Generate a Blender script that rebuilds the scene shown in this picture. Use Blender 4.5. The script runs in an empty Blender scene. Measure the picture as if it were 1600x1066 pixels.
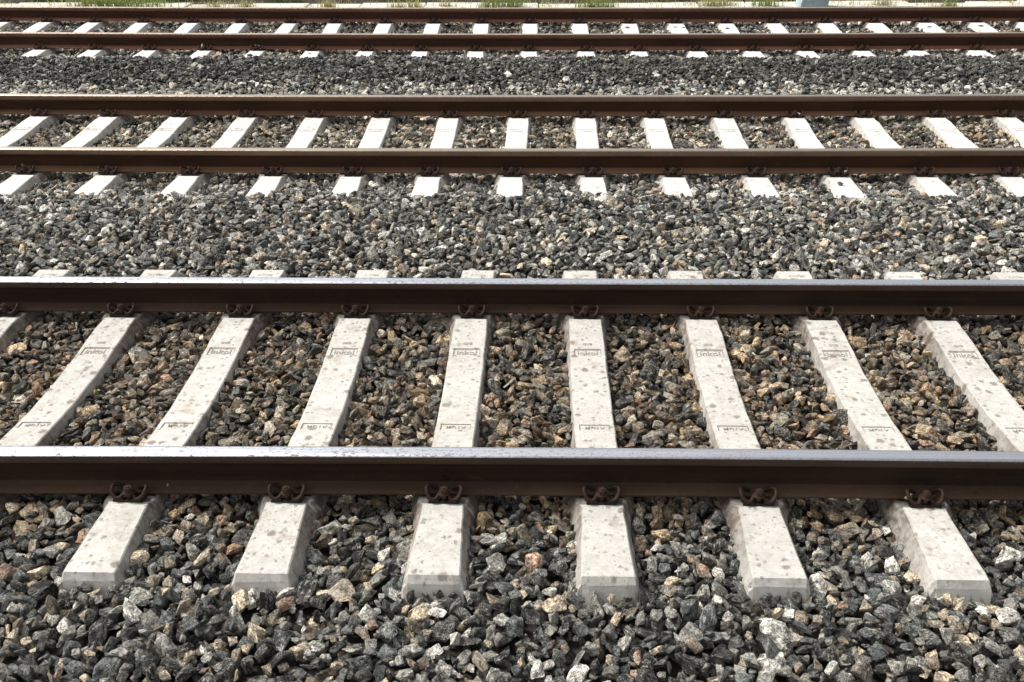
import bpy, bmesh, math, random
import numpy as np
from mathutils import Vector, Matrix, Euler, noise as mnoise

random.seed(7)
rng = np.random.default_rng(7)
S = bpy.context.scene
C = S.collection
R = math.radians

# ------------------------------------------------------------------ camera
F_PX, PITCH, YAW, ROLL, CAM_H = 1481.44, 0.51122, 0.0273, -0.0070, 2.1433
fw = Vector((-math.sin(YAW) * math.cos(PITCH), math.cos(YAW) * math.cos(PITCH), -math.sin(PITCH)))
rt = Vector((math.cos(YAW), math.sin(YAW), 0))
up = rt.cross(fw)
r2 = math.cos(ROLL) * rt + math.sin(ROLL) * up
u2 = -math.sin(ROLL) * rt + math.cos(ROLL) * up
cam_d = bpy.data.cameras.new('camera')
cam = bpy.data.objects.new('camera', cam_d)
C.objects.link(cam)
M = Matrix(((r2.x, u2.x, -fw.x), (r2.y, u2.y, -fw.y), (r2.z, u2.z, -fw.z)))
cam.matrix_world = Matrix.Translation((0, 0, CAM_H)) @ M.to_4x4()
cam_d.sensor_fit = 'HORIZONTAL'
cam_d.sensor_width = 36
cam_d.lens = F_PX / 1600 * 36
cam_d.clip_start = 0.05
cam_d.clip_end = 500
S.camera = cam

# ------------------------------------------------------------------ light
SUN_EL, SUN_AZ = R(50), R(-66)        # azimuth measured from +Y (away from the camera) towards +X
W = bpy.data.worlds.new('World')
S.world = W
W.use_nodes = True
nt = W.node_tree
bg = nt.nodes['Background']
sky = nt.nodes.new('ShaderNodeTexSky')
sky.sky_type = 'NISHITA'
sky.sun_disc = False
sky.sun_elevation = SUN_EL
sky.sun_rotation = SUN_AZ
sky.air_density = 1.0
sky.dust_density = 3.0
hs = nt.nodes.new('ShaderNodeHueSaturation')
hs.inputs['Saturation'].default_value = 0.16
nt.links.new(sky.outputs[0], hs.inputs['Color'])
wm = nt.nodes.new('ShaderNodeMix')          # cloud-filtered daylight: a little warmer than clear sky
wm.data_type = 'RGBA'
wm.blend_type = 'MULTIPLY'
wm.inputs[0].default_value = 1
wm.inputs[7].default_value = (1.0, 0.985, 0.95, 1)
nt.links.new(hs.outputs[0], wm.inputs[6])
nt.links.new(wm.outputs[2], bg.inputs[0])
bg.inputs[1].default_value = 0.10
sun_d = bpy.data.lights.new('sun', 'SUN')
sun_d.energy = 2.5
sun_d.angle = R(12)
sun_d.color = (1.0, 0.95, 0.87)
sun = bpy.data.objects.new('sun', sun_d)
C.objects.link(sun)
sdir = Vector((math.sin(SUN_AZ) * math.cos(SUN_EL), math.cos(SUN_AZ) * math.cos(SUN_EL), math.sin(SUN_EL)))
sun.rotation_euler = sdir.to_track_quat('Z', 'Y').to_euler()
S.view_settings.view_transform = 'Standard'
S.view_settings.look = 'None'
S.view_settings.exposure = 0.62
S.view_settings.gamma = 1
S.view_settings.use_curve_mapping = False


# ------------------------------------------------------------------ node helpers
class NG:
    def __init__(s, name):
        s.m = bpy.data.materials.new(name)
        s.m.use_nodes = True
        s.t = s.m.node_tree
        s.b = s.t.nodes['Principled BSDF']

    def n(s, typ, **kw):
        nd = s.t.nodes.new(typ)
        for k, v in kw.items():
            if hasattr(nd, k):
                setattr(nd, k, v)
        return nd

    def set(s, sock, v):
        if isinstance(v, bpy.types.NodeSocket):
            s.t.links.new(v, sock)
        else:
            sock.default_value = v

    def coord(s, kind='Object'):
        return s.n('ShaderNodeTexCoord').outputs[kind]

    def attr(s, name, typ='GEOMETRY'):
        return s.n('ShaderNodeAttribute', attribute_name=name, attribute_type=typ)

    def mapping(s, v, scale=(1, 1, 1), loc=(0, 0, 0)):
        nd = s.n('ShaderNodeMapping')
        s.set(nd.inputs[0], v)
        s.set(nd.inputs['Scale'], scale)
        s.set(nd.inputs['Location'], loc)
        return nd.outputs[0]

    def noise(s, v, scale, detail=5, rough=0.6, dist=0.0, out=0):
        nd = s.n('ShaderNodeTexNoise')
        s.set(nd.inputs['Vector'], v)
        s.set(nd.inputs['Scale'], scale)
        s.set(nd.inputs['Detail'], detail)
        s.set(nd.inputs['Roughness'], rough)
        s.set(nd.inputs['Distortion'], dist)
        return nd.outputs[out]

    def voro(s, v, scale, feature='F1', out='Distance', rnd=1.0):
        nd = s.n('ShaderNodeTexVoronoi')
        nd.feature = feature
        s.set(nd.inputs['Vector'], v)
        s.set(nd.inputs['Scale'], scale)
        s.set(nd.inputs['Randomness'], rnd)
        return nd.outputs[out]

    def ramp(s, f, a, b, lo=0.0, hi=1.0):
        nd = s.n('ShaderNodeMapRange')
        nd.interpolation_type = 'SMOOTHSTEP'
        s.set(nd.inputs[0], f)
        for i, v in enumerate((a, b, lo, hi)):
            s.set(nd.inputs[i + 1], v)
        return nd.outputs[0]

    def math(s, op, a, b=0.0, clamp=False):
        nd = s.n('ShaderNodeMath', operation=op)
        nd.use_clamp = clamp
        s.set(nd.inputs[0], a)
        s.set(nd.inputs[1], b)
        return nd.outputs[0]

    def vmath(s, op, a, b):
        nd = s.n('ShaderNodeVectorMath', operation=op)
        s.set(nd.inputs[0], a)
        s.set(nd.inputs[1], b)
        return nd.outputs[0]

    def mix(s, f, a, b, mode='MIX'):
        nd = s.n('ShaderNodeMix', data_type='RGBA', blend_type=mode)
        s.set(nd.inputs[0], f)
        s.set(nd.inputs[6], a if isinstance(a, bpy.types.NodeSocket) else (*a[:3], 1))
        s.set(nd.inputs[7], b if isinstance(b, bpy.types.NodeSocket) else (*b[:3], 1))
        return nd.outputs[2]

    def bump(s, h, strength=0.5, dist=0.01):
        nd = s.n('ShaderNodeBump')
        s.set(nd.inputs['Strength'], strength)
        s.set(nd.inputs['Distance'], dist)
        s.set(nd.inputs['Height'], h)
        s.t.links.new(nd.outputs[0], s.b.inputs['Normal'])

    def out(s, col=None, rough=None, metal=None, spec=None):
        for k, v in (('Base Color', col), ('Roughness', rough), ('Metallic', metal), ('Specular IOR Level', spec)):
            if v is not None:
                if k == 'Base Color' and not isinstance(v, bpy.types.NodeSocket):
                    v = (*v[:3], 1)
                s.set(s.b.inputs[k], v)
        return s.m


# ------------------------------------------------------------------ materials
def stone_mat():
    g = NG('ballast_stone')
    rest = g.attr('rest').outputs['Vector']
    ci = g.attr('tint', 'INSTANCER').outputs['Color']
    oi = g.n('ShaderNodeObjectInfo')
    rnd = oi.outputs['Random']
    base = g.mix(1.0, ci, oi.outputs['Color'], 'ADD')
    off = g.vmath('ADD', rest, g.n('ShaderNodeCombineXYZ').outputs[0])
    cmb = g.n('ShaderNodeCombineXYZ')
    for i, m in enumerate((37.0, 91.0, 53.0)):
        g.set(cmb.inputs[i], g.math('MULTIPLY', rnd, m))
    p = g.vmath('ADD', rest, cmb.outputs[0])
    # mineral mottling
    n1 = g.noise(p, 1.6, 6, 0.68, 0.6)
    n2 = g.noise(p, 6.5, 4, 0.7, 0.3)
    f1 = g.ramp(n1, 0.34, 0.68, 0.35, 2.0)
    f2 = g.ramp(n2, 0.36, 0.66, 0.35, 2.0)
    f = g.math('MULTIPLY', f1, f2)
    col = g.mix(1.0, base, g.n('ShaderNodeCombineColor').outputs[0], 'MIX')
    cc = g.n('ShaderNodeCombineXYZ')
    for i in range(3):
        g.set(cc.inputs[i], f)
    nd = g.n('ShaderNodeMix', data_type='RGBA', blend_type='MULTIPLY')
    g.set(nd.inputs[0], 1.0)
    g.t.links.new(base, nd.inputs[6])
    g.t.links.new(cc.outputs[0], nd.inputs[7])
    col = nd.outputs[2]
    # banding / quartz veins (pale threads through dark rock)
    pb = g.mapping(p, (0.8, 3.0, 1.6))
    v1 = g.noise(pb, 1.7, 4, 0.6, 1.3)
    d = g.math('ABSOLUTE', g.math('SUBTRACT', v1, 0.5))
    vein = g.ramp(d, 0.004, 0.028, 1.0, 0.0)
    amt = g.ramp(g.noise(p, 0.8, 2, 0.5), 0.42, 0.56, 0.0, 0.9)
    col = g.mix(g.math('MULTIPLY', vein, amt), col, (0.62, 0.60, 0.56))
    # pale crushed patches; glossy facet highlights are painted in with them
    v3 = g.noise(p, 2.6, 6, 0.75, 0.9)
    crush = g.math('MULTIPLY', g.ramp(v3, 0.54, 0.60, 0.0, 0.95), g.ramp(g.math('FRACT', g.math('MULTIPLY', rnd, 17.3)), 0.35, 0.95, 0.05, 1.0))
    col = g.mix(crush, col, (0.58, 0.57, 0.53))
    # dark chips
    v4 = g.noise(p, 3.4, 5, 0.7, 0.5)
    col = g.mix(g.ramp(v4, 0.42, 0.36, 0.0, 0.75), col, (0.03, 0.028, 0.028))
    g.bump(g.math('ADD', n2, g.math('MULTIPLY', n1, 1.5)), 0.9, 0.010)
    return g.out(col, g.ramp(n2, 0.3, 0.7, 0.38, 0.8), 0.0, 0.42)


def soil_mat(name, c1, c2, sc=60):
    g = NG(name)
    p = g.coord('Object')
    n = g.noise(p, sc, 6, 0.7)
    col = g.mix(g.ramp(n, 0.35, 0.65), c1, c2)
    g.bump(n, 0.8, 0.02)
    return g.out(col, 0.9, 0, 0.2)


def concrete_mat(name, base, warm, spot=0.6, stain=0.7):
    g = NG(name)
    p0 = g.coord('Object')
    rnd = g.n('ShaderNodeObjectInfo').outputs['Random']
    cmb = g.n('ShaderNodeCombineXYZ')
    g.set(cmb.inputs[0], g.math('MULTIPLY', rnd, 41.0))
    g.set(cmb.inputs[1], g.math('MULTIPLY', rnd, 77.0))
    p = g.vmath('ADD', p0, cmb.outputs[0])
    sep = g.n('ShaderNodeSeparateXYZ')
    g.set(sep.inputs[0], p0)
    big = g.noise(p, 5.0, 6, 0.65, 0.3)
    fine = g.noise(p, 90, 5, 0.7)
    mid = g.noise(p, 28, 5, 0.65, 0.4)
    col = g.mix(g.ramp(big, 0.35, 0.66), base, warm)
    col = g.mix(g.ramp(mid, 0.42, 0.62, 0.0, 0.40), col, tuple(v * 0.72 for v in base))
    col = g.mix(g.ramp(fine, 0.45, 0.68, 0.0, 0.28), col, tuple(v * 0.6 for v in base))
    # individual value differences between sleepers
    col = g.mix(g.math('MULTIPLY', rnd, 0.35), col, tuple(v * 0.7 for v in warm))
    # dark blots (oil, lichen) of several sizes
    q = g.vmath('ADD', p, g.vmath('MULTIPLY', g.noise(p, 55, 4, 0.7, 0, 'Color'), (0.034, 0.034, 0.034)))
    for sc, r0, dens, colr, am in ((22, 0.24, 0.50, (0.19, 0.16, 0.135), 0.7), (46, 0.24, 0.52, (0.20, 0.185, 0.165), 0.65),
                                   (110, 0.22, 0.60, (0.15, 0.13, 0.12), 0.55)):
        dd = g.voro(g.mapping(q, (1, 1, 0.15)), sc)
        cell = g.voro(g.mapping(q, (1, 1, 0.15)), sc, out='Color')
        sc_ = g.n('ShaderNodeSeparateColor')
        g.set(sc_.inputs[0], cell)
        lim = g.math('MULTIPLY', g.ramp(sc_.outputs[0], dens, 1.0, 0.0, 1.0), r0 * 1.9)
        msk = g.ramp(g.math('SUBTRACT', dd, lim), -0.20, 0.06, 1.0, 0.0)
        msk = g.math('MULTIPLY', msk, g.ramp(sc_.outputs[0], dens, dens + 0.04))
        msk = g.math('MULTIPLY', msk, am * spot)
        col = g.mix(msk, col, colr)
    # uneven brown dust washed towards the rails
    du = g.math('MULTIPLY', g.ramp(g.noise(g.mapping(p, (1.6, 1, 1)), 7.5, 5, 0.7, 0.8), 0.46, 0.68), 0.34 * spot)
    du = g.math('MULTIPLY', du, g.ramp(g.math('ABSOLUTE', g.math('SUBTRACT', g.math('ABSOLUTE', sep.outputs[1]), 0.72)), 0.05, 0.75, 1.0, 0.45))
    col = g.mix(du, col, (0.36, 0.30, 0.245))
    # faint reddish-brown grease marks
    gr = g.ramp(g.noise(p, 13, 4, 0.6, 0.6), 0.56, 0.72, 0.0, 0.42)
    col = g.mix(gr, col, (0.34, 0.245, 0.195))
    # cross-wise trowel and shutter lines
    run = g.ramp(g.noise(g.mapping(p, (1, 3.5, 1)), 9, 5, 0.7, 1.2), 0.60, 0.72, 0.0, 0.35 * spot)
    col = g.mix(run, col, (0.28, 0.22, 0.175))
    ln = g.noise(g.mapping(p, (0.8, 38, 1)), 1.4, 3, 0.6)
    col = g.mix(g.ramp(g.math('ABSOLUTE', g.math('SUBTRACT', ln, 0.5)), 0.0, 0.012, 0.30, 0.0), col, (0.30, 0.25, 0.21))
    # brake dust and rust clinging to the flanks beside the rails
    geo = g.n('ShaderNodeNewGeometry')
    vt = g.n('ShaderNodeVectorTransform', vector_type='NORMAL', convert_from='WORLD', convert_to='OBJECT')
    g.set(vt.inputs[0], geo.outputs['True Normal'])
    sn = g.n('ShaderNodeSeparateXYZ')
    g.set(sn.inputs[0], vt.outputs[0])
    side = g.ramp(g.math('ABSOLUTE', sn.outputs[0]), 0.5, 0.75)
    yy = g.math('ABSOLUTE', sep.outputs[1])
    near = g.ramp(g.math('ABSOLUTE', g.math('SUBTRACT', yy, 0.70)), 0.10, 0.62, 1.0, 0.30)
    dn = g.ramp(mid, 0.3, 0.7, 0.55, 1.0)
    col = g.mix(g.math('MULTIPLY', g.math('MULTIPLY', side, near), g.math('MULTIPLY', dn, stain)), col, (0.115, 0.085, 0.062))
    seat = g.ramp(g.math('ABSOLUTE', g.math('SUBTRACT', yy, 0.7525)), 0.104, 0.116, 0.85, 0.0)
    col = g.mix(g.math('MULTIPLY', seat, dn), col, (0.075, 0.055, 0.042))
    h = g.math('ADD', g.math('MULTIPLY', fine, 0.5), mid)
    g.bump(h, 0.5, 0.004)
    return g.out(col, 0.85, 0, 0.25)


def steel_mat(name, c1, c2, streak=0.5, rough=0.75):
    g = NG(name)
    p = g.coord('Object')
    st = g.noise(g.mapping(p, (0.6, 8, 26)), 1.6, 5, 0.6)
    sp = g.noise(p, 55, 5, 0.7)
    big = g.noise(g.mapping(p, (1, 3, 3)), 1.3, 4, 0.6)
    col = g.mix(g.ramp(st, 0.3, 0.7), c1, c2)
    col = g.mix(g.ramp(sp, 0.5, 0.75, 0, 0.45), col, tuple(v * 0.45 for v in c1))
    col = g.mix(g.ramp(big, 0.45, 0.75, 0, streak), col, tuple(v * 1.5 for v in c2))
    sp2 = g.ramp(g.noise(g.mapping(p, (1, 2, 2)), 16, 4, 0.65), 0.66, 0.72, 0, 0.6)
    col = g.mix(sp2, col, tuple(v * 0.35 for v in c1))
    fl = g.ramp(g.noise(g.mapping(p, (1, 1.5, 1.5)), 24, 6, 0.75, 0.8), 0.55, 0.68, 0, 0.5)
    col = g.mix(fl, col, tuple(v * 1.9 for v in (c2[0], c2[1] * 0.85, c2[2] * 0.72)))
    g.bump(sp, 0.35, 0.002)
    return g.out(col, rough, 0.0, 0.12)


def polished_mat(name, bright, rust, rough, amount, edge):
    g = NG(name)
    p = g.coord('Object')
    st = g.noise(g.mapping(p, (0.35, 60, 60)), 2.2, 4, 0.55)
    col = g.mix(g.ramp(st, 0.3, 0.7), tuple(v * 0.72 for v in bright), bright)
    q = g.mapping(p, (1.0, 1.8, 1))
    s1 = g.noise(q, 60, 4, 0.62, 0.6)
    s2 = g.noise(q, 4.0, 3, 0.6)
    thr = g.ramp(s2, 0.3, 0.7, 0.565, 0.525)
    msk = g.ramp(g.math('SUBTRACT', s1, thr), 0.0, 0.05)
    msk = g.math('MULTIPLY', msk, amount)
    col = g.mix(msk, col, rust)
    sep = g.n('ShaderNodeSeparateXYZ')
    g.set(sep.inputs[0], g.attr('prof').outputs['Vector'])
    e = g.ramp(g.math('ABSOLUTE', sep.outputs[0]), 0.020, 0.031, 0, edge)
    col = g.mix(g.math('MULTIPLY', e, g.ramp(s1, 0.3, 0.6, 0.4, 1.0)), col, rust)
    g.bump(g.math('SUBTRACT', st, msk), 0.15, 0.002)
    return g.out(col, g.math('ADD', g.math('MULTIPLY', msk, 0.4), rough), g.ramp(msk, 0, 1, 1.0, 0.2), 0.5)


MAT_STONE = stone_mat()
MAT_BED = soil_mat('ballast_underlayer', (0.02, 0.019, 0.018), (0.06, 0.055, 0.05), 45)
MAT_GROUND = soil_mat('ground_gravel', (0.05, 0.045, 0.04), (0.14, 0.13, 0.11), 30)
MAT_SOIL = soil_mat('dark_soil', (0.018, 0.014, 0.010), (0.06, 0.045, 0.032), 14)
MAT_CON = [concrete_mat('weathered_concrete', (0.62, 0.61, 0.58), (0.72, 0.71, 0.68), 1.1, 0.95),
           concrete_mat('pale_concrete', (0.80, 0.79, 0.76), (0.86, 0.855, 0.83), 0.55, 0.55),
           concrete_mat('white_concrete', (0.85, 0.85, 0.83), (0.88, 0.88, 0.87), 0.4, 0.2)]
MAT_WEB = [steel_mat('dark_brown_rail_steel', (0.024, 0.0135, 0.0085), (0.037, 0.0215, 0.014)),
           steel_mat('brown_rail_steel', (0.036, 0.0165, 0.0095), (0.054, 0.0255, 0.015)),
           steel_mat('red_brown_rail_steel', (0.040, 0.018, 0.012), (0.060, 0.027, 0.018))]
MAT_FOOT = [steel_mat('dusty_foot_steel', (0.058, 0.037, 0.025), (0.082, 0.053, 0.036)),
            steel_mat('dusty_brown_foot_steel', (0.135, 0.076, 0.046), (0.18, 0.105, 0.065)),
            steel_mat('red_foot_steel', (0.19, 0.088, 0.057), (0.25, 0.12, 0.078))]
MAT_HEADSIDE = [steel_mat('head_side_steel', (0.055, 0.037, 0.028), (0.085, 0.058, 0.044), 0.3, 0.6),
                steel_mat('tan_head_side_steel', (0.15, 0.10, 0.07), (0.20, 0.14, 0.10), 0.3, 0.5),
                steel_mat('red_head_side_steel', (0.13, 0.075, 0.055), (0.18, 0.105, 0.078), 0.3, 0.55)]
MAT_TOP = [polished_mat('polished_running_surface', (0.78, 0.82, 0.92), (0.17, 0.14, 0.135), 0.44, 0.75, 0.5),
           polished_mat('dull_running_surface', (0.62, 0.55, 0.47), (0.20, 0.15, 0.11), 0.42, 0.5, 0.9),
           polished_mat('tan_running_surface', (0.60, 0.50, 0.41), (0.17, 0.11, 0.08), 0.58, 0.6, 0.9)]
MAT_CLIP = steel_mat('rusty_clip_steel', (0.024, 0.014, 0.011), (0.044, 0.026, 0.020), 0.4, 0.6)
MAT_BOLT = steel_mat('bolt_steel', (0.034, 0.021, 0.016), (0.056, 0.035, 0.027), 0.4, 0.6)
MAT_PLATE = steel_mat('guide_plate_plastic', (0.020, 0.016, 0.015), (0.035, 0.027, 0.023), 0.3, 0.6)
MAT_PAD = steel_mat('rubber_pad', (0.015, 0.014, 0.013), (0.025, 0.022, 0.02), 0.2, 0.8)
MAT_RELIEF = soil_mat('shade_and_grime_in_lettering', (0.24, 0.205, 0.18), (0.54, 0.505, 0.465), 90)  # engraved look painted in: dirt and the shade of sunken strokes
MAT_RELIEF_PALE = soil_mat('pale_shade_and_grime_in_lettering', (0.40, 0.37, 0.34), (0.70, 0.68, 0.64), 90)  # fainter version, stroke shade and dirt in one colour
MAT_KERB = concrete_mat('kerb_concrete', (0.74, 0.73, 0.66), (0.84, 0.83, 0.76), 0.8, 0.0)
MAT_BOX = concrete_mat('blue_grey_painted_metal', (0.40, 0.50, 0.54), (0.50, 0.60, 0.64), 0.25, 0.0)


def grass_mat(name, c1, c2):
    g = NG(name)
    rnd = g.attr('rest').outputs['Vector']
    sep = g.n('ShaderNodeSeparateXYZ')
    g.set(sep.inputs[0], rnd)
    col = g.mix(sep.outputs[0], c1, c2)
    g.set(g.b.inputs['Roughness'], 0.55)
    m = g.out(col, 0.55, 0, 0.3)
    tr = g.n('ShaderNodeBsdfTranslucent')
    g.set(tr.inputs[0], col)
    ms = g.n('ShaderNodeMixShader')
    g.set(ms.inputs[0], 0.35)
    g.t.links.new(g.b.outputs[0], ms.inputs[1])
    g.t.links.new(tr.outputs[0], ms.inputs[2])
    g.t.links.new(ms.outputs[0], g.t.nodes['Material Output'].inputs[0])
    return m


MAT_GRASS = [grass_mat('green_grass', (0.16, 0.23, 0.05), (0.40, 0.44, 0.14)),
             grass_mat('dry_grass', (0.36, 0.37, 0.13), (0.62, 0.54, 0.32)),
             grass_mat('dark_grass', (0.035, 0.07, 0.02), (0.12, 0.17, 0.05))]


# ------------------------------------------------------------------ object helpers
def me_from(name, verts, faces, mats=(), fmat=None, smooth=False):
    me = bpy.data.meshes.new(name)
    me.from_pydata([tuple(v) for v in verts], [], faces)
    for m in mats:
        me.materials.append(m)
    if fmat is not None:
        me.polygons.foreach_set('material_index', fmat)
    if smooth:
        me.polygons.foreach_set('use_smooth', [True] * len(me.polygons))
    me.update()
    return me


def link(name, data, parent=None, loc=(0, 0, 0), rot=None, **props):
    o = bpy.data.objects.new(name, data)
    C.objects.link(o)
    o.location = loc
    if rot is not None:
        o.rotation_euler = rot
    if parent is not None:
        o.parent = parent
    for k, v in props.items():
        o[k] = v
    return o


def bm_mesh(name, bm, mat, smooth=False, bevel=0.0):
    if bevel:
        bmesh.ops.bevel(bm, geom=[e for e in bm.edges], offset=bevel, segments=1, affect='EDGES', profile=0.5)
    me = bpy.data.meshes.new(name)
    bm.to_mesh(me)
    bm.free()
    me.materials.append(mat)
    if smooth:
        me.polygons.foreach_set('use_smooth', [True] * len(me.polygons))
    return me


def add_box(bm, x0, x1, y0, y1, z0, z1):
    vs = [bm.verts.new((x, y, z)) for x in (x0, x1) for y in (y0, y1) for z in (z0, z1)]
    for f in ((0, 1, 3, 2), (4, 6, 7, 5), (0, 4, 5, 1), (2, 3, 7, 6), (0, 2, 6, 4), (1, 5, 7, 3)):
        bm.faces.new([vs[i] for i in f])
    return vs


def add_cyl(bm, cx, cy, z0, z1, r0, r1, n=12):
    a = [bm.verts.new((cx + r0 * math.cos(2 * math.pi * i / n), cy + r0 * math.sin(2 * math.pi * i / n), z0)) for i in range(n)]
    b = [bm.verts.new((cx + r1 * math.cos(2 * math.pi * i / n), cy + r1 * math.sin(2 * math.pi * i / n), z1)) for i in range(n)]
    for i in range(n):
        j = (i + 1) % n
        bm.faces.new((a[i], a[j], b[j], b[i]))
    bm.faces.new(b)
    bm.faces.new(a[::-1])


# ------------------------------------------------------------------ layout of the three tracks
FOOT_Z = -0.159
T_Y = (2.953, 6.6593, 10.7515)
GAUGE = 1.505
CURVE = {(0, 0): (-.00234, .00559, .00327), (0, 1): (.00051, .00344, .00713), (1, 0): (.002, .00128, -.01186),
         (1, 1): (.00235, -.00027, -.0458), (2, 0): (.00277, -.00561, -.07363), (2, 1): (.00247, -.00868, -.02254)}


def rail_y(t, r, x):
    a, b, c = CURVE[(t, r)]
    return T_Y[t] + r * GAUGE + (a * x + b) * x + c


SLEEPERS = [
    [(-3.961, -3.986), (-3.358, -3.379), (-2.794, -2.789), (-2.175, -2.169), (-1.55, -1.543), (-0.943, -0.934), (-0.342, -0.328), (0.261, 0.261), (0.853, 0.86), (1.474, 1.474), (2.081, 2.087), (2.673, 2.694), (3.276, 3.301)],
    [(-5.476, -5.471), (-4.886, -4.88), (-4.339, -4.322), (-3.734, -3.709), (-3.12, -3.089), (-2.515, -2.495), (-1.909, -1.905), (-1.33, -1.329), (-0.763, -0.744), (-0.17, -0.145), (0.41, 0.424), (0.993, 1.008), (1.584, 1.601), (2.169, 2.204), (2.789, 2.789), (3.385, 3.396), (3.975, 3.992), (4.546, 4.57), (5.136, 5.161)],
    [(-7.309, -7.357), (-6.706, -6.751), (-6.186, -6.197), (-5.542, -5.574), (-4.913, -4.948), (-4.295, -4.317), (-3.674, -3.698), (-3.079, -3.067), (-2.466, -2.511), (-1.87, -1.878), (-1.27, -1.272), (-0.659, -0.676), (-0.078, -0.075), (0.543, 0.533), (1.12, 1.146), (1.744, 1.711), (2.347, 2.322), (2.921, 2.901), (3.529, 3.541), (4.123, 4.142), (4.765, 4.758), (5.393, 5.381), (5.956, 5.974), (6.559, 6.58)]]

# ------------------------------------------------------------------ setting: ground, ballast bed
gm = me_from('ground', [(-60, -40, -0.45), (60, -40, -0.45), (60, 80, -0.45), (-60, 80, -0.45)], [(0, 1, 2, 3)], [MAT_GROUND])
link('ground', gm, kind='structure')

TY = [-2.0, 1.0, 2.10, 2.30, 2.42, 2.50, 2.78, 2.88, 3.05, 3.2, 4.2, 4.36, 4.55, 4.70, 4.92, 5.15, 5.6, 6.02, 6.16, 6.28, 6.50, 6.80, 7.4, 8.0, 8.3,
      8.55, 8.95, 9.3, 9.85, 10.10, 10.22, 10.45, 10.7, 10.9, 12.1, 12.4, 12.9, 20]
TZ = [-.26, -.25, -.235, -.216, -.214, -.226, -.222, -.212, -.215, -.225, -.225, -.212, -.212, -.215, -.205, -.17, -.155, -.155, -.165, -.195, -.212, -.212, -.220, -.212, -.208,
      -.19, -.15, -.12, -.10, -.115, -.15, -.205, -.210, -.215, -.215, -.21, -.24, -.24]


def target_z(y):
    return np.interp(y, TY, TZ)


# bed mesh just below the stones
xs = np.linspace(-11, 11, 111)
ys = np.linspace(-1.5, 14.4, 160)
bv = [(x, y, float(target_z(y)) - 0.065 + 0.008 * mnoise.noise((x * 3, y * 3, 0))) for y in ys for x in xs]
bf = [(j * 111 + i, j * 111 + i + 1, (j + 1) * 111 + i + 1, (j + 1) * 111 + i) for j in range(159) for i in range(110)]
bed = link('ballast_bed', me_from('ballast_bed', bv, bf, [MAT_BED], smooth=True), kind='structure')

# ------------------------------------------------------------------ stone shapes
def make_rock(seed):
    r = random.Random(seed)
    bm = bmesh.new()
    box = r.random() < 0.5
    for _ in range(r.randint(9, 15)):
        n = Vector((r.gauss(0, 1), r.gauss(0, 1), r.gauss(0, 1))).normalized()
        if box:      # blocky chips
            n = Vector([math.copysign(abs(c) ** 0.55, c) for c in n]) * 0.8
        bm.verts.new(n * r.uniform(0.82, 1.1))
    bmesh.ops.convex_hull(bm, input=list(bm.verts))
    for v in [v for v in bm.verts if not v.link_faces]:
        bm.verts.remove(v)
    bmesh.ops.bevel(bm, geom=list(bm.edges), offset=0.045, segments=1, affect='EDGES', profile=0.5)
    bmesh.ops.triangulate(bm, faces=bm.faces)
    for it in range(3):
        lim = (0.55, 0.36, 0.26)[it]
        ed = [e for e in bm.edges if e.calc_length() > lim]
        if ed:
            bmesh.ops.subdivide_edges(bm, edges=ed, cuts=1)
            bmesh.ops.triangulate(bm, faces=bm.faces)
    so = Vector((r.uniform(0, 50), r.uniform(0, 50), r.uniform(0, 50)))
    bm.normal_update()
    for v in bm.verts:
        p = v.co
        nz = mnoise.fractal(p * 1.9 + so, 0.7, 2.0, 4)
        rd = abs(mnoise.noise(p * 3.7 + so))
        v.co = p + p.normalized() * (nz * 0.075 - rd * 0.05)
    # normalise to about unit radius
    ext = max(v.co.length for v in bm.verts)
    for v in bm.verts:
        v.co /= ext
    me = bpy.data.meshes.new('stone')
    bm.to_mesh(me)
    bm.free()
    me.materials.append(MAT_STONE)
    a = me.attributes.new('rest', 'FLOAT_VECTOR', 'POINT')
    co = np.empty(len(me.vertices) * 3, dtype=np.float32)
    me.vertices.foreach_get('co', co)
    a.data.foreach_set('vector', co)
    return me


NROCK = 32
ROCKS = [make_rock(100 + i) for i in range(NROCK)]

# ------------------------------------------------------------------ dropping the stones onto the bed
CELL = 0.012
GX0, GY0, GX1, GY1 = -9.0, 0.9, 9.0, 13.3
nx, ny = int((GX1 - GX0) / CELL), int((GY1 - GY0) / CELL)
gy = GY0 + (np.arange(ny) + 0.5) * CELL
gx = GX0 + (np.arange(nx) + 0.5) * CELL
lump = np.zeros((ny, nx))
for _ in range(60):
    kx, ky = rng.normal(0, 4.0, 2)
    lump += np.cos(gx[None, :] * kx + gy[:, None] * ky + rng.uniform(0, 6.28)) * 0.0016
TGT = target_z(gy)[:, None] + lump
H = TGT - 0.085
FORB = np.zeros((ny, nx), bool)
for t, lst in enumerate(SLEEPERS):
    for xn, xf in lst:
        yc = (rail_y(t, 0, xn) + rail_y(t, 1, xf)) / 2
        sl = (xf - xn) / GAUGE
        lo, hi = (-1.272, 1.27) if t == 0 else (-1.245, 1.26)
        xc = (xn + xf) / 2 + (gy - yc) * sl
        vy = gy - yc
        okr = (vy > lo) & (vy < hi)
        hw = np.where(np.abs(np.abs(vy) - 0.7525) < 0.15, 0.125, 0.100)
        FORB |= okr[:, None] & (np.abs(gx[None, :] - xc[:, None]) < hw[:, None])


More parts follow.
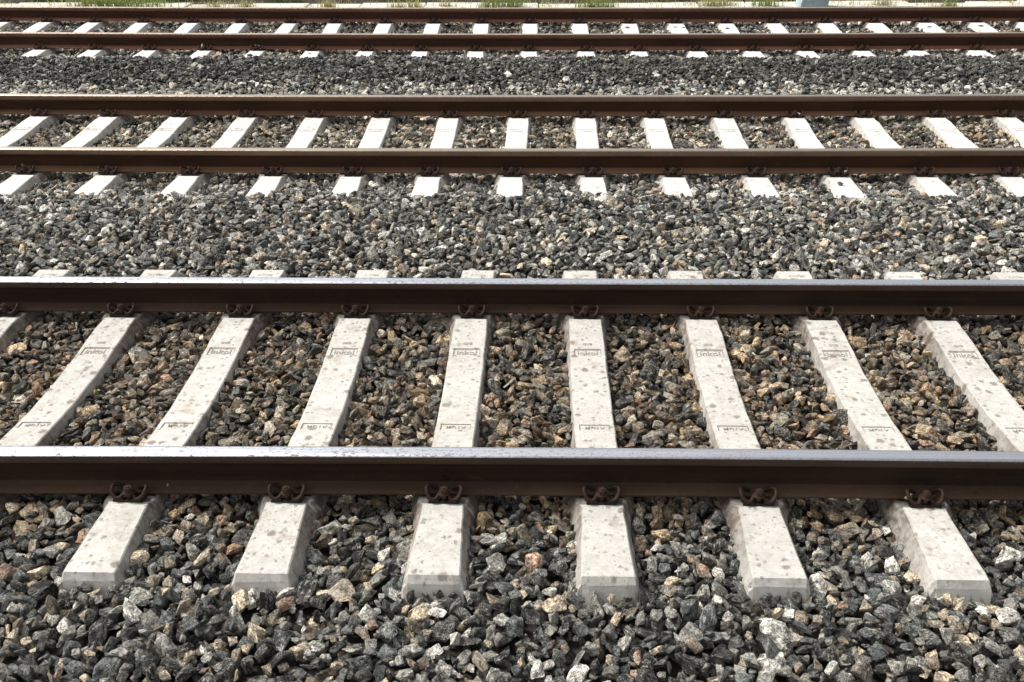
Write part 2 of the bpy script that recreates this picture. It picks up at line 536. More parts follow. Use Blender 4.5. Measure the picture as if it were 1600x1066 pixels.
def zone_tint(x, y, n):
    """base reflectance of each stone, by where it lies"""
    y = y + rng.normal(0, 0.10, n)       # staining fades gradually across the rails
    u = rng.random(n)
    v = rng.random(n)[:, None]
    dark = np.array([.024, .024, .023]) * (0.4 + 1.5 * v)
    blue = np.array([.075, .084, .084]) * (0.6 + 1.0 * v)
    grey = np.array([.235, .23, .205]) * (0.7 + 0.8 * v)
    brown = np.array([.125, .095, .064]) * (0.5 + 1.2 * v)
    tan = np.array([.50, .41, .295]) * (0.6 + 0.7 * v)
    white = np.array([.62, .60, .55]) * (0.7 + 0.5 * v)
    pink = np.array([.40, .27, .195]) * (0.6 + 0.7 * v)
    pal = np.stack([dark, blue, grey, brown, tan, white, pink])
    # weights per zone
    wz = np.zeros((n, 7))
    wz[:] = (.27, .27, .22, .04, .10, .085, .015)                                   # foreground
    m = (y > 2.75) & (y < 4.55); wz[m] = (.27, .05, .14, .29, .15, .07, .03)      # between the near rails
    m = (y > 4.55) & (y < 6.4); wz[m] = (.24, .20, .23, .05, .10, .17, .01)
    m = (y > 6.4) & (y < 8.4); wz[m] = (.24, .07, .20, .15, .13, .19, .02)
    m = (y > 8.4) & (y < 9.1); wz[m] = (.14, .10, .26, .02, .06, .41, .01)
    m = (y >= 9.1) & (y < 10.15); wz[m] = (.72, .12, .05, .01, .02, .07, .01)
    m = (y >= 10.15) & (y < 10.7); wz[m] = (.28, .10, .20, .10, .08, .22, .02)
    m = (y >= 10.7); wz[m] = (.40, .06, .14, .26, .06, .06, .02)
    cw = np.cumsum(wz, 1)
    k = np.minimum((u[:, None] > cw).sum(1), 6)
    out = pal[k, np.arange(n)]
    out[(y >= 9.1) & (y < 10.15)] *= 0.62
    out[(y > 2.8) & (y < 4.55)] *= np.array([.88, .78, .66])          # rust and brake dust between the near rails
    out[(y > 6.6) & (y < 8.3)] *= np.array([.95, .89, .80])
    return out * rng.uniform(0.85, 1.15, (n, 1))


def drop(n_try, size):
    """stones fall one by one into the lowest nearby hollow"""
    yv = GY0 + 0.05 + rng.random(n_try) ** 0.85 * (GY1 - GY0 - 0.1)
    hwid = np.minimum((yv * 0.87 + 1.15) * 0.545 + 0.85, 8.85)
    xv = rng.uniform(-1, 1, n_try) * hwid
    sa = np.clip(rng.lognormal(math.log(size), 0.30, n_try), 0.013, 0.058)
    sb = sa * rng.uniform(0.52, 0.98, n_try)
    sc = sa * rng.uniform(0.34, 0.78, n_try)
    jit = rng.normal(0, 0.03, (n_try, 4, 2))
    kern = {}
    for k in range(1, 6):
        o = np.arange(-k, k + 1)
        kern[k] = np.hypot(o[:, None], o[None, :])
    res = []
    for i in range(n_try):
        a, b, c = sa[i], sb[i], sc[i]
        rr = 0.5 * (a + b) * 0.86
        best = None
        for q in range(4):
            x = xv[i] + jit[i, q, 0]; y = yv[i] + jit[i, q, 1]
            cx = int((x - GX0) / CELL); cy = int((y - GY0) / CELL)
            if cx < 6 or cy < 6 or cx >= nx - 6 or cy >= ny - 6 or FORB[cy, cx]:
                continue
            h = H[cy, cx]
            if best is None or h < best[0]:
                best = (h, x, y, cx, cy)
        if best is None:
            continue
        _, x, y, cx, cy = best
        k = max(1, min(5, int(rr / CELL)))
        sl = (slice(cy - k, cy + k + 1), slice(cx - k, cx + k + 1))
        if FORB[sl][::k, ::k].any():
            if FORB[sl][k // 2 + 1:-(k // 2) - 1, k // 2 + 1:-(k // 2) - 1].any():
                continue
        d = kern[k] / (rr / CELL + 0.5)
        ins = d < 1
        P = H[sl]
        w = P[ins]
        z = 0.5 * w.mean() + 0.5 * w.max() + c * 0.42
        if z + c * 0.25 > TGT[cy, cx]:
            continue
        np.maximum(P, np.where(ins, z + c * 0.8 * np.sqrt(np.maximum(0, 1 - d * d)), -9), out=P)
        res.append((x, y, z, a, b, c))
    return res


stones = drop(130000, 0.0325)
stones += drop(70000, 0.024)
ST = np.array(stones)
N = len(ST)
rot = np.stack([rng.normal(0, 0.5, N), rng.normal(0, 0.5, N), rng.uniform(0, 6.283, N)], 1)
# stones next to sleepers and rails lie flatter
shape = rng.integers(0, NROCK, N)
tint = zone_tint(ST[:, 0], ST[:, 1], N)
scl = ST[:, 3:6] * 1.16

# the 300 stones that show largest: nearest to the lens, on top, inside the frame
cams = np.array([0, 0, CAM_H])
dv = ST[:, :3] - cams
fwn, r2n, u2n = np.array(fw), np.array(r2), np.array(u2)
dep = dv @ fwn
px = F_PX * (dv @ r2n) / dep
py = F_PX * (dv @ u2n) / dep
topness = ST[:, 2] + ST[:, 5] - TGT[((ST[:, 1] - GY0) / CELL).astype(int), ((ST[:, 0] - GX0) / CELL).astype(int)]
score = (ST[:, 3] * ST[:, 4]) / dep ** 2
score[(np.abs(px) > 780) | (np.abs(py) > 515) | (topness < 0.006)] = 0
big = np.argsort(-score)[:300]
isbig = np.zeros(N, bool)
isbig[big] = True
for i in big:
    o = bpy.data.objects.new('stone', ROCKS[shape[i]])
    C.objects.link(o)
    o.parent = bed
    o.location = ST[i, :3]
    o.rotation_euler = rot[i]
    o.scale = scl[i]
    o.color = (*tint[i], 1)

# all other stones: one mass, placed by geometry nodes
rest_i = np.nonzero(~isbig)[0]
pm = bpy.data.meshes.new('gravel')
pm.vertices.add(len(rest_i))
pm.vertices.foreach_set('co', ST[rest_i, :3].astype(np.float32).ravel())
for nm, typ, key, arr in (('rot', 'FLOAT_VECTOR', 'vector', rot[rest_i]), ('scl', 'FLOAT_VECTOR', 'vector', scl[rest_i]), ('idx', 'INT', 'value', shape[rest_i])):
    a = pm.attributes.new(nm, typ, 'POINT')
    a.data.foreach_set(key, np.ascontiguousarray(arr, dtype=np.int32 if typ == 'INT' else np.float32).ravel())
a = pm.attributes.new('tint', 'FLOAT_COLOR', 'POINT')
a.data.foreach_set('color', np.concatenate([tint[rest_i], np.ones((len(rest_i), 1))], 1).astype(np.float32).ravel())
pm.materials.append(MAT_STONE)
gravel = link('gravel', pm, bed, kind='stuff')
gravel.color = (0, 0, 0, 1)

rock_objs = {}
for o in bpy.data.objects:
    if o.name.startswith('stone') and o.data in ROCKS:
        rock_objs.setdefault(o.data.name, o)
ng = bpy.data.node_groups.new('gravel', 'GeometryNodeTree')
ng.interface.new_socket('Geometry', in_out='INPUT', socket_type='NodeSocketGeometry')
ng.interface.new_socket('Geometry', in_out='OUTPUT', socket_type='NodeSocketGeometry')
gi = ng.nodes.new('NodeGroupInput')
go = ng.nodes.new('NodeGroupOutput')
g2i = ng.nodes.new('GeometryNodeGeometryToInstance')
for me in ROCKS[::-1]:
    if me.name not in rock_objs:
        continue
    oi = ng.nodes.new('GeometryNodeObjectInfo')
    oi.inputs['Object'].default_value = rock_objs[me.name]
    oi.inputs['As Instance'].default_value = False
    ng.links.new(oi.outputs['Geometry'], g2i.inputs[0])
iop = ng.nodes.new('GeometryNodeInstanceOnPoints')
m2p = ng.nodes.new('GeometryNodeMeshToPoints')
ng.links.new(gi.outputs[0], m2p.inputs[0])
ng.links.new(m2p.outputs[0], iop.inputs['Points'])
ng.links.new(g2i.outputs[0], iop.inputs['Instance'])
iop.inputs['Pick Instance'].default_value = True


def named(nm, typ):
    nd = ng.nodes.new('GeometryNodeInputNamedAttribute')
    nd.data_type = typ
    nd.inputs['Name'].default_value = nm
    return nd.outputs['Attribute']


e2r = ng.nodes.new('FunctionNodeEulerToRotation')
ng.links.new(named('rot', 'FLOAT_VECTOR'), e2r.inputs[0])
ng.links.new(e2r.outputs[0], iop.inputs['Rotation'])
ng.links.new(named('scl', 'FLOAT_VECTOR'), iop.inputs['Scale'])
ng.links.new(named('idx', 'INT'), iop.inputs['Instance Index'])
ng.links.new(iop.outputs[0], go.inputs[0])
md = gravel.modifiers.new('gravel', 'NODES')
md.node_group = ng
print('stones', N, 'shapes used', len(rock_objs))

# ------------------------------------------------------------------ rails
HH = 0.035
HEAD_TOP = [(-0.0335, -0.0055), (-0.030, -0.0022), (-0.022, -0.0006), (-0.010, 0.0), (0.010, 0.0), (0.022, -0.0006), (0.030, -0.0022), (0.0335, -0.0055)]
NEAR_SIDE = [(-0.0335, -0.0055), (-0.0350, -0.012), (-0.0352, -0.034), (-0.0325, -0.0375), (-0.015, -0.0445), (-0.0095, -0.050)]
WEB_N = [(-0.0095, -0.050), (-0.0080, -0.062), (-0.0080, -0.108), (-0.0100, -0.123), (-0.0165, -0.132)]
FOOT_N = [(-0.0165, -0.132), (-0.040, -0.1395), (-0.066, -0.1475), (-0.0695, -0.1495), (-0.0700, -0.1580), (-0.0685, FOOT_Z)]


def extrude_profile(name, prof, t, r, L, mat, parent, x0=None, smooth_faces=True):
    n = int(L * 2 / 0.5)
    V, Fc, pr = [], [], []
    for i in range(n + 1):
        x = -L + 2 * L * i / n
        y = rail_y(t, r, x)
        for a, z in prof:
            V.append((x, y + a - parent.location.y, z - parent.location.z))
            pr.append((a, z, 0))
    m = len(prof)
    for i in range(n):
        for j in range(m - 1):
            Fc.append((i * m + j, (i + 1) * m + j, (i + 1) * m + j + 1, i * m + j + 1))
    me = me_from(name, V, Fc, [mat], smooth=True)
    a = me.attributes.new('prof', 'FLOAT_VECTOR', 'POINT')
    a.data.foreach_set('vector', np.array(pr, dtype=np.float32).ravel())
    return link(name, me, parent)


def mirror(p):
    return [(-a, z) for a, z in p[::-1]]


RAIL_LABEL = {
    (0, 0): 'nearest steel rail with a bright polished top and dark brown web, over the foreground sleepers',
    (0, 1): 'second rail from the front, polished top, dark web, far side of the nearest track',
    (1, 0): 'third rail from the front, dull brown rail at the near side of the middle track',
    (1, 1): 'fourth rail from the front, dull brown rail at the far side of the middle track',
    (2, 0): 'fifth rail from the front, reddish brown rail at the near side of the farthest track',
    (2, 1): 'farthest rail, reddish brown, just in front of the white kerb and grass'}
for t in range(3):
    for r in range(2):
        L = (7.0, 9.5, 12.0)[t]
        e = link('rail', None, loc=(0, T_Y[t] + r * GAUGE, FOOT_Z), label=RAIL_LABEL[(t, r)], category='rail', group='rails of the three tracks')
        extrude_profile('running_surface', HEAD_TOP, t, r, L, MAT_TOP[t], e)
        for side, fn in ((0, lambda p: p), (1, mirror)):
            pass
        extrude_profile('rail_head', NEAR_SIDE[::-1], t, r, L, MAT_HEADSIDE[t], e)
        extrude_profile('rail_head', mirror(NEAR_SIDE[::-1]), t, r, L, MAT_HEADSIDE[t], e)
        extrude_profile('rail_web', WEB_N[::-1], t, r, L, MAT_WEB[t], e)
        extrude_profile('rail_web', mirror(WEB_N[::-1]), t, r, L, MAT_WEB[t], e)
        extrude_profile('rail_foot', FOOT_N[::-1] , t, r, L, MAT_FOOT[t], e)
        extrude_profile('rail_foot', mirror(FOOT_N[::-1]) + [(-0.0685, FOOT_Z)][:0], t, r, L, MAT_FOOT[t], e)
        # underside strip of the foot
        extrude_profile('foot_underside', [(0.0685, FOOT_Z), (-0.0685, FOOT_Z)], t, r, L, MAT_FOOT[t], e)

# ------------------------------------------------------------------ sleepers
BASE_Z = -0.375
SEAT = 0.7525


def top_z(v):
    a = abs(v)
    return float(np.interp(a, [0, .16, .19, .50, .53, .636, .640, .865, .869, 1.06, 1.25], [-.193, -.193, -.191, -.168, -.166, -.1635, -.168, -.168, -.1635, -.167, -.172]))


def top_w(v):
    a = abs(v)
    return float(np.interp(a, [0, .5, .60, .640, .655, .85, .868, .90, 1.0, 1.25], [.083, .083, .080, .078, .097, .097, .076, .075, .080, .090]))


def bot_w(v):
    a = abs(v)
    return float(np.interp(a, [0, .3, .6, .9, 1.29], [.115, .120, .145, .150, .150]))


def sleeper_mesh(seed, mat, text=True):
    r = random.Random(seed)
    vs_ = sorted(set([round(s * a, 4) for a in (0.0, .08, .16, .19, .25, .42, .50, .53, .58, .60, .625, .637, .6405, .655, .7, .75, .8, .85, .8645, .868, .885, .93, .99, 1.06, 1.13, 1.2, 1.245) for s in (-1, 1)]
                     + [-0.355, -0.303, 0.285, 0.352]))
    V, Fc = [], []
    rows = []

    def rough(k):
        return r.uniform(-k, k)
    for v in vs_:
        zt, w, b = top_z(v), top_w(v), bot_w(v)
        wl, wr = w + rough(.0018), w + rough(.0018)
        ch = 0.004
        seat_b = 0.020 * math.exp(-((abs(v) - SEAT) / 0.13) ** 2)
        row = [(-b - .004, v, BASE_Z), (-(b * .62 + w * .38) - seat_b + rough(.003), v, zt - .115), (-(b * .3 + w * .7) - seat_b + rough(.003), v, zt - .045),
               (-wl - ch, v, zt - ch), (-wl + .001, v, zt), (-.066, v, zt), (.066, v, zt), (wr - .001, v, zt), (wr + ch, v, zt - ch),
               ((b * .3 + w * .7) + seat_b + rough(.003), v, zt - .045), ((b * .62 + w * .38) + seat_b + rough(.003), v, zt - .115), (b + .004, v, BASE_Z)]
        rows.append(len(V))
        V += row
    m = 12
    for i in range(len(rows) - 1):
        for j in range(m - 1):
            a, b = rows[i] + j, rows[i + 1] + j
            if text and j == 5 and ((abs(vs_[i] + .355) < 1e-6) or (abs(vs_[i] - .285) < 1e-6)):
                # recessed name panel
                q = [a, b, b + 1, a + 1]
                base = len(V)
                for k in q:
                    x, y, z = V[k]
                    V.append((x * .98, y, z - .0035))
                for k in range(4):
                    Fc.append((q[k], q[(k + 1) % 4], base + (k + 1) % 4, base + k))
                Fc.append((base, base + 1, base + 2, base + 3))
                continue
            Fc.append((a, b, b + 1, a + 1))
    # chamfered ends
    for end, sgn in ((0, -1), (len(rows) - 1, 1)):
        o = rows[end]
        ring1, ring2 = [], []
        for j in range(m):
            x, y, z = V[o + j]
            up_ = j in (3, 4, 5, 6, 7, 8)
            zz = -.196 + rough(.0015) if up_ else z
            ring1.append(len(V))
            if up_:
                xx = max(-.088, min(.088, x)) * 1.04
                V.append((xx + rough(.003), y + sgn * (.016 + rough(.004)), zz + rough(.003) - (0.003 if j in (3, 8) else 0)))
            else:
                V.append((x * (.97 if j in (2, 9) else 1), y + sgn * .022, min(z, -.205)))
        for j in range(m):
            x, y, z = V[ring1[j]]
            ring2.append(len(V))
            V.append((x * 1.03, y + sgn * .03, z - .075 if z > -.3 else z))
        for A, B in ((list(range(o, o + m)), ring1), (ring1, ring2)):
            for j in range(m - 1):
                f = (A[j], A[j + 1], B[j + 1], B[j])
                Fc.append(f if sgn < 0 else f[::-1])
        f = tuple(ring2)
        Fc.append(f)
    me = me_from('sleeper_body', V, Fc, [mat])
    bm = bmesh.new()
    bm.from_mesh(me)
    bmesh.ops.recalc_face_normals(bm, faces=bm.faces)
    bm.to_mesh(me)
    bm.free()
    for v in me.vertices:
        v.co.z -= BASE_Z
    me.update()
    return me


def text_mesh(s, size, depth=0.0006, rotz=0.0):
    cu = bpy.data.curves.new('lettering', 'FONT')
    cu.body = s
    cu.size = size
    cu.align_x = 'CENTER'
    cu.align_y = 'CENTER'
    cu.extrude = depth
    cu.offset = 0.0002
    cu.resolution_u = 3
    o = bpy.data.objects.new('tmp_text', cu)
    C.objects.link(o)
    bpy.context.view_layer.update()
    me = bpy.data.meshes.new_from_object(o.evaluated_get(bpy.context.evaluated_depsgraph_get()))
    me.name = 'lettering'
    bpy.data.objects.remove(o)
    me.materials.clear()
    me.materials.append(MAT_RELIEF)
    return me


TX_INKOL = text_mesh('inkol', 0.062)
TX_AYGM = text_mesh('AYGM', 0.036)
TX_SMALL = text_mesh('GIIB', 0.026)
for me_, sx in ((TX_INKOL, 1.0), (TX_AYGM, 1.0), (TX_SMALL, 1.25)):
    w = max(v.co.x for v in me_.vertices) - min(v.co.x for v in me_.vertices)
    k = {'inkol': .105}.get('', 1)
TX_INKOL_P = None
wI = max(v.co.x for v in TX_INKOL.vertices) * 2
wA = max(v.co.x for v in TX_AYGM.vertices) * 2
for v in TX_INKOL.vertices:
    v.co.x *= 0.096 / wI
    v.co.y *= 0.82
for v in TX_AYGM.vertices:
    v.co.x *= 0.082 / wA
TX_INKOL_P = TX_INKOL.copy()
TX_INKOL_P.materials[0] = MAT_RELIEF_PALE
TX_AYGM_P = TX_AYGM.copy()
TX_AYGM_P.materials[0] = MAT_RELIEF_PALE
FR = bmesh.new()
for a in ((-.0655, .0655, .0245, .0275), (-.0655, -.0620, -.012, .0245), (.0620, .0655, -.012, .0245), (-.0655, -.050, -.0275, -.0250), (.050, .0655, -.0275, -.0250)):
    add_box(FR, a[0], a[1], a[2], a[3], -.0004, .0006)
FRAME_ME = bm_mesh('panel_shade_and_grime', FR, MAT_RELIEF)  # dark strips paint the recess edge shadow, together with dirt lines


# tension clamp, guide plate, screw and pad, modelled once
def catmull(pts, sub=4):
    out = []
    P = [pts[0]] + pts + [pts[-1]]
    for i in range(1, len(P) - 2):
        p0, p1, p2, p3 = (np.array(q) for q in P[i - 1:i + 3])
        for s in range(sub):
            u = s / sub
            out.append(0.5 * ((2 * p1) + (-p0 + p2) * u + (2 * p0 - 5 * p1 + 4 * p2 - p3) * u * u + (-p0 + 3 * p1 - 3 * p2 + p3) * u ** 3))
    out.append(np.array(pts[-1]))
    return out


def tube(bm, pts, rad, n=7):
    rings = []
    for i, p in enumerate(pts):
        tg = Vector(pts[min(i + 1, len(pts) - 1)]) - Vector(pts[max(i - 1, 0)])
        tg.normalize()
        a = tg.cross(Vector((0.13, 0.2, 1))).normalized()
        b = tg.cross(a)
        rings.append([bm.verts.new(Vector(p) + rad * (math.cos(2 * math.pi * k / n) * a + math.sin(2 * math.pi * k / n) * b)) for k in range(n)])
    for i in range(len(rings) - 1):
        for k in range(n):
            bm.faces.new((rings[i][k], rings[i][(k + 1) % n], rings[i + 1][(k + 1) % n], rings[i + 1][k]))
    bm.faces.new(rings[0][::-1])
    bm.faces.new(rings[-1])


half = [(0, -.073, .031), (.013, -.076, .031), (.020, -.092, .028), (.030, -.107, .021), (.046, -.109, .021), (.059, -.100, .030),
        (.066, -.086, .044), (.066, -.072, .051), (.058, -.060, .049), (.044, -.054, .041), (.027, -.054, .033)]
full = [(-x, y, z) for x, y, z in half[::-1]] + half[1:]
bm = bmesh.new()
tube(bm, catmull(full), .0075)
CLIP_ME = bm_mesh('rail_clip', bm, MAT_CLIP, True)
bm = bmesh.new()
add_box(bm, -.058, .058, -.1125, -.0715, 0.0, .012)
add_box(bm, -.050, -.018, -.1125, -.100, .012, .019)
add_box(bm, .018, .050, -.1125, -.100, .012, .019)
add_box(bm, -.064, -.050, -.098, -.0715, .010, .024)
add_box(bm, .050, .064, -.098, -.0715, .010, .024)
PLATE_ME = bm_mesh('guide_plate', bm, MAT_PLATE)
bm = bmesh.new()
add_cyl(bm, 0, -.090, .005, .036, .0115, .0115, 10)
add_cyl(bm, 0, -.090, .036, .042, .022, .020, 14)
add_cyl(bm, 0, -.090, .042, .060, .0165, .0155, 6)
add_cyl(bm, 0, -.090, .060, .064, .0100, .0080, 6)
BOLT_ME = bm_mesh('screw_bolt', bm, MAT_BOLT)
bm = bmesh.new()
add_box(bm, -.085, .085, -.066, .066, 0.0003, .0087)
PAD_ME = bm_mesh('rail_pad', bm, MAT_PAD)

SEAT_Z = -.168
bodies = [[sleeper_mesh(10 * t + k, MAT_CON[t], text=(t < 2)) for k in range((8, 4, 4)[t])] for t in range(3)]
ORD = ['first', 'second', 'third', 'fourth', 'fifth', 'sixth', 'seventh', 'eighth', 'ninth', 'tenth', 'eleventh', 'twelfth', 'thirteenth', 'fourteenth',
       'fifteenth', 'sixteenth', 'seventeenth', 'eighteenth', 'nineteenth', 'twentieth', 'twenty-first', 'twenty-second', 'twenty-third', 'twenty-fourth']
TRACK_TXT = ['weathered concrete sleeper of the nearest track', 'pale concrete sleeper of the middle track', 'white concrete sleeper of the farthest track']
for t, lst in enumerate(SLEEPERS):
    for k, (xn, xf) in enumerate(lst):
        yn, yf = rail_y(t, 0, xn), rail_y(t, 1, xf)
        yc, xc = (yn + yf) / 2, (xn + xf) / 2
        ang = -math.atan2(xf - xn, yf - yn)
        e = link('concrete_sleeper', None, loc=(xc, yc, BASE_Z), rot=(0, 0, ang), group='concrete sleepers of the ' + ('nearest', 'middle', 'farthest')[t] + ' track', category='railway sleeper')
        if k < len(lst) / 2:
            where = ORD[k] + ' from its left end'
        else:
            where = ORD[len(lst) - 1 - k] + ' from its right end'
        e['label'] = TRACK_TXT[t] + ', ' + where
        link('sleeper_body', bodies[t][(k * 3 + k // 5) % len(bodies[t])], e)
        rmat = Matrix.Rotation(-ang, 2)
        for rr, (xr, yr) in enumerate(((xn, yn), (xf, yf))):
            lp = rmat @ Vector((xr - xc, yr - yc))
            link('rail_pad', PAD_ME, e, (lp.x, lp.y, SEAT_Z - BASE_Z))
            for side in (0, 1):
                jx = random.uniform(-.004, .004)
                c = link('rail_clip', CLIP_ME, e, (lp.x + jx, lp.y, SEAT_Z - BASE_Z), (0, 0, math.pi * side + random.uniform(-.05, .05)))
                link('guide_plate', PLATE_ME, c)
                link('screw_bolt', BOLT_ME, c)
        if t < 2:
            zc = -BASE_Z - .0035 + .0008
            z1 = top_z(.32) + zc
            sl = math.atan2(top_z(.352) - top_z(.285), .067)
            link('lettering', (TX_INKOL, TX_INKOL_P)[t], e, (0, .316, z1), (sl, 0, 0))
            if t == 1:
                continue
            link('panel_shade_and_grime', FRAME_ME, e, (0, .3185, z1), (sl, 0, 0))
            link('lettering', TX_SMALL, e, (0, .392, top_z(.392) - BASE_Z + .0006), (sl, 0, 0))
            link('lettering', TX_AYGM_P, e, (0, 1.172, top_z(1.172) - BASE_Z + .0006))
            z2 = top_z(.329) + zc
            link('lettering', TX_AYGM, e, (0, -.330, z2), (-sl, 0, math.pi))
            link('panel_shade_and_grime', FRAME_ME, e, (0, -.329, z2), (-sl, 0, 0))

# ------------------------------------------------------------------ kerb, soil and grass behind the last rail
soil = me_from('soil', [(-14, 13.12, -.17), (14, 13.12, -.17), (14, 17, -.12), (-14, 17, -.12)], [(0, 1, 2, 3)], [MAT_SOIL])
link('soil', soil, kind='structure')
kerb = link('kerb', None, loc=(0, 12.95, -.26), label='row of pale concrete kerb slabs behind the farthest rail, grass between them', category='kerb')
x = -8.6
k = 0
while x < 8.6:
    w = random.uniform(0.62, 0.95)
    bm = bmesh.new()
    add_box(bm, x + .006, x + w - .006, 0, .40 + random.uniform(-.05, .03), 0, .13 + random.uniform(-.012, .012))
    link('kerb_slab', bm_mesh('kerb_slab', bm, MAT_KERB, bevel=.006), kerb, (0, .0035 * (x + w / 2) ** 2 * .6 + random.uniform(-.015, .015), 0), (0, 0, random.uniform(-.01, .01)))
    x += w
bm = bmesh.new()
vs = add_box(bm, 0, .38, 0, .30, 0, .42)
for v in vs:
    if v.co.x < .1 and v.co.z > .2:
        v.co.x += .07
bmesh.ops.bevel(bm, geom=list(bm.edges), offset=.008, segments=2, affect='EDGES')
me = bm_mesh('marker_block', bm, MAT_BOX)
link('marker_block', me, loc=(3.36, 12.80, -.26), label='small pale blue-grey block with a slanted left side at the kerb', category='block')


def tuft_mesh(seed, n, spread, h, mat):
    r = random.Random(seed)
    V, Fc, rv = [], [], []
    for _ in range(n):
        x, y = r.gauss(0, spread), r.gauss(0, spread * .35)
        a = r.uniform(0, 6.28)
        lean = r.uniform(.1, .8) * h
        hh = h * r.uniform(.45, 1.1)
        wd = r.uniform(.003, .006)
        dx, dy = math.cos(a) * lean, math.sin(a) * lean * .7
        b = len(V)
        c = r.random()
        for s in range(4):
            u = s / 3
            ww = wd * (1 - u * .9)
            px_, py_, pz_ = x + dx * u * u, y + dy * u * u, hh * (u - .18 * u * u)
            V += [(px_ - ww * math.sin(a), py_ + ww * math.cos(a), pz_), (px_ + ww * math.sin(a), py_ - ww * math.cos(a), pz_)]
            rv += [(c, u, 0)] * 2
        for s in range(3):
            Fc.append((b + 2 * s, b + 2 * s + 1, b + 2 * s + 3, b + 2 * s + 2))
    me = me_from('grass_tuft', V, Fc, [mat])
    a_ = me.attributes.new('rest', 'FLOAT_VECTOR', 'POINT')
    a_.data.foreach_set('vector', np.array(rv, dtype=np.float32).ravel())
    return me


def at_px(pxx, y):
    # x position on the far bank that falls at this column of the photograph
    return (pxx - 800) / F_PX * (y * .872 + 1.15) - .027 * y + .0


TUFTS = [(30, 0, 60, 1), (145, 170, 190, 0), (185, 120, 150, 0), (225, 150, 170, 0), (335, 60, 90, 1), (385, 50, 90, 1), (455, 70, 90, 2), (515, 60, 120, 1), (545, 50, 80, 2),
         (625, 60, 110, 1), (650, 50, 110, 1), (700, 50, 90, 1), (770, 90, 130, 0), (800, 130, 180, 0), (835, 60, 100, 2), (925, 90, 130, 0), (945, 70, 120, 0), (1010, 50, 80, 2),
         (1040, 70, 100, 2), (1110, 90, 130, 1), (1130, 90, 120, 1), (1195, 110, 150, 0), (1175, 50, 90, 2), (1375, 60, 110, 1), (1475, 60, 100, 0), (1510, 40, 70, 2)]
HUE = ['fresh green', 'dry yellowish', 'dark green']
mt = 0
for i, (pxx, sp, hp, kind) in enumerate(sorted(TUFTS)):
    yy = 12.97 + (i % 3) * .06 if kind != 2 else 13.42
    x = at_px(pxx, yy)
    link('grass_tuft', tuft_mesh(i, int(50 + sp * .9), .03 + sp / 1500, hp / 700, MAT_GRASS[kind]), loc=(x, yy, -.20 if kind == 2 else -.14),
         label=HUE[kind] + ' grass tuft at the kerb, ' + ORD[i] .replace('first', 'first') + ' grass tuft from the left' if i < 24 else HUE[kind] + ' grass tuft at the kerb, ' + ('second last', 'last')[i - 24] + ' grass tuft before the right edge',
         category='grass', group='grass tufts along the kerb')
bm = bmesh.new()
parts = [tuft_mesh(900 + i, 70, .10, random.uniform(.10, .22), MAT_GRASS[2]) for i in range(6)]
V, Fc, rv = [], [], []
for i in range(210):
    p_ = parts[i % 6]
    ox, oy = random.uniform(-8.5, 8.5), random.uniform(13.42, 14.8)
    if mnoise.noise((ox * 1.1, oy, 3)) < -.05:
        continue
    b = len(V)
    V += [(v.co.x + ox, v.co.y + oy, v.co.z - .17) for v in p_.vertices]
    rv += [(d.vector[0], 0, 0) for d in p_.attributes['rest'].data]
    Fc += [tuple(b + j for j in f.vertices) for f in p_.polygons]
strand = [tuft_mesh(950 + i, 16, .16, random.uniform(.07, .15), MAT_GRASS[1]) for i in range(5)]
fm = [0] * len(Fc)
for i in range(90):
    p_ = strand[i % 5]
    ox, oy = random.uniform(-8.3, 8.3), random.uniform(12.95, 13.4)
    b = len(V)
    V += [(v.co.x + ox, v.co.y + oy, v.co.z - .14) for v in p_.vertices]
    rv += [(d.vector[0], 0, 0) for d in p_.attributes['rest'].data]
    Fc += [tuple(b + j for j in f.vertices) for f in p_.polygons]
    fm += [1] * len(p_.polygons)
me = me_from('grass', V, Fc, [MAT_GRASS[2], MAT_GRASS[1]], fm)
a_ = me.attributes.new('rest', 'FLOAT_VECTOR', 'POINT')
a_.data.foreach_set('vector', np.array(rv, dtype=np.float32).ravel())
link('grass', me, kind='stuff', label='dark green and dry grass growing on the soil and over the kerb', category='grass')


# ------------------------------------------------------------------ single stray stones
def ray(pxx, pyy, z):
    d = fw * F_PX + (pxx - 800) * r2 - (pyy - 533) * u2
    k = (z - CAM_H) / d.z
    return (d.x * k, d.y * k, z)


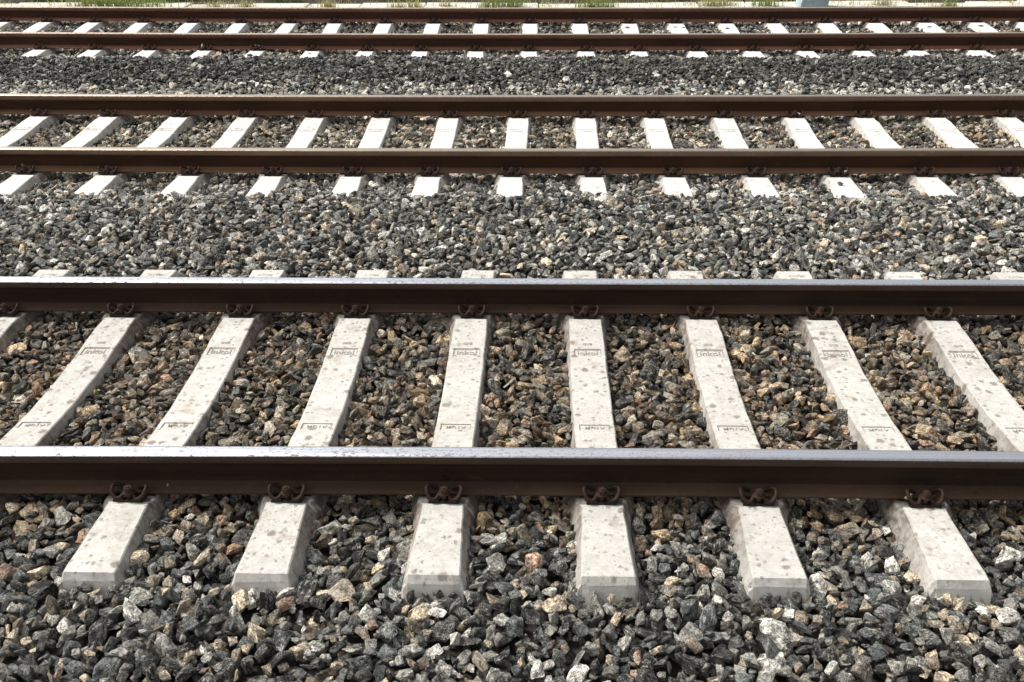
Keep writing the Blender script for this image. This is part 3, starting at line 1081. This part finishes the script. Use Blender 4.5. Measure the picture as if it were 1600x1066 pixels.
STRAY = [(35, 258, -.125, (.013, .010, .019), (.42, .34, .24), 'tan upright stone chip leaning on the third rail at the left edge'),
         (1248, 178, -.135, (.016, .012, .016), (.60, .55, .46), 'pale stone caught in a clip of the fourth rail, right of centre'),
         (1321, 268, -.135, (.013, .012, .014), (.62, .56, .46), 'pale round stone caught in a clip of the third rail'),
         (1312, 287, -.155, (.030, .022, .016), (.045, .047, .05), 'dark stone lying on a pale sleeper of the middle track'),
         (1420, 776, -.135, (.022, .017, .020), (.34, .26, .18), 'brown stone wedged in a clip of the nearest rail'),
         (981, 44, -.175, (.045, .030, .022), (.03, .03, .032), 'dark stone on a white sleeper between the farthest rails, leftmost one'),
         (1056, 43, -.175, (.036, .026, .020), (.03, .03, .03), 'dark stone on the left of the twin stones lying on a white sleeper'),
         (1068, 44, -.175, (.030, .024, .018), (.04, .04, .04), 'dark stone on the right of the twin stones lying on a white sleeper'),
         (1136, 45, -.175, (.036, .025, .018), (.03, .03, .03), 'flat dark stone on a white sleeper between the farthest rails'),
         (1452, 42, -.170, (.042, .028, .018), (.05, .05, .055), 'grey stone on a white sleeper near the right end of the farthest track'),
         (1533, 41, -.170, (.040, .026, .020), (.035, .035, .037), 'dark stone on the last white sleeper but one at the right'),
         (391, 87, -.165, (.040, .028, .022), (.02, .02, .02), 'black stone on a sleeper end before the fifth rail, left part'),
         (484, 84, -.165, (.055, .035, .030), (.02, .02, .02), 'black stone on a half buried sleeper end before the fifth rail'),
         (316, 72, -.12, (.016, .014, .030), (.62, .58, .52), 'white upright chip on the foot of the fifth rail'),
         (402, 71, -.12, (.040, .014, .020), (.58, .53, .47), 'white flat chip on the foot of the fifth rail, right of the upright chip'),
         (262, 757, -.137, (.013, .004, .004), (.62, .56, .45), 'tiny pale chip lying on the foot of the nearest rail')]
for i, (pxx, pyy, z, s, colr, lab) in enumerate(STRAY):
    o = link('loose_stone', ROCKS[(i * 5 + 3) % NROCK], loc=ray(pxx, pyy, z), rot=(random.uniform(-.2, .2), random.uniform(-.2, .2), random.uniform(0, 6) if s[0] < .03 else 0.3),
             label=lab, category='stone')
    o.scale = s
    o.color = (*colr, 1)
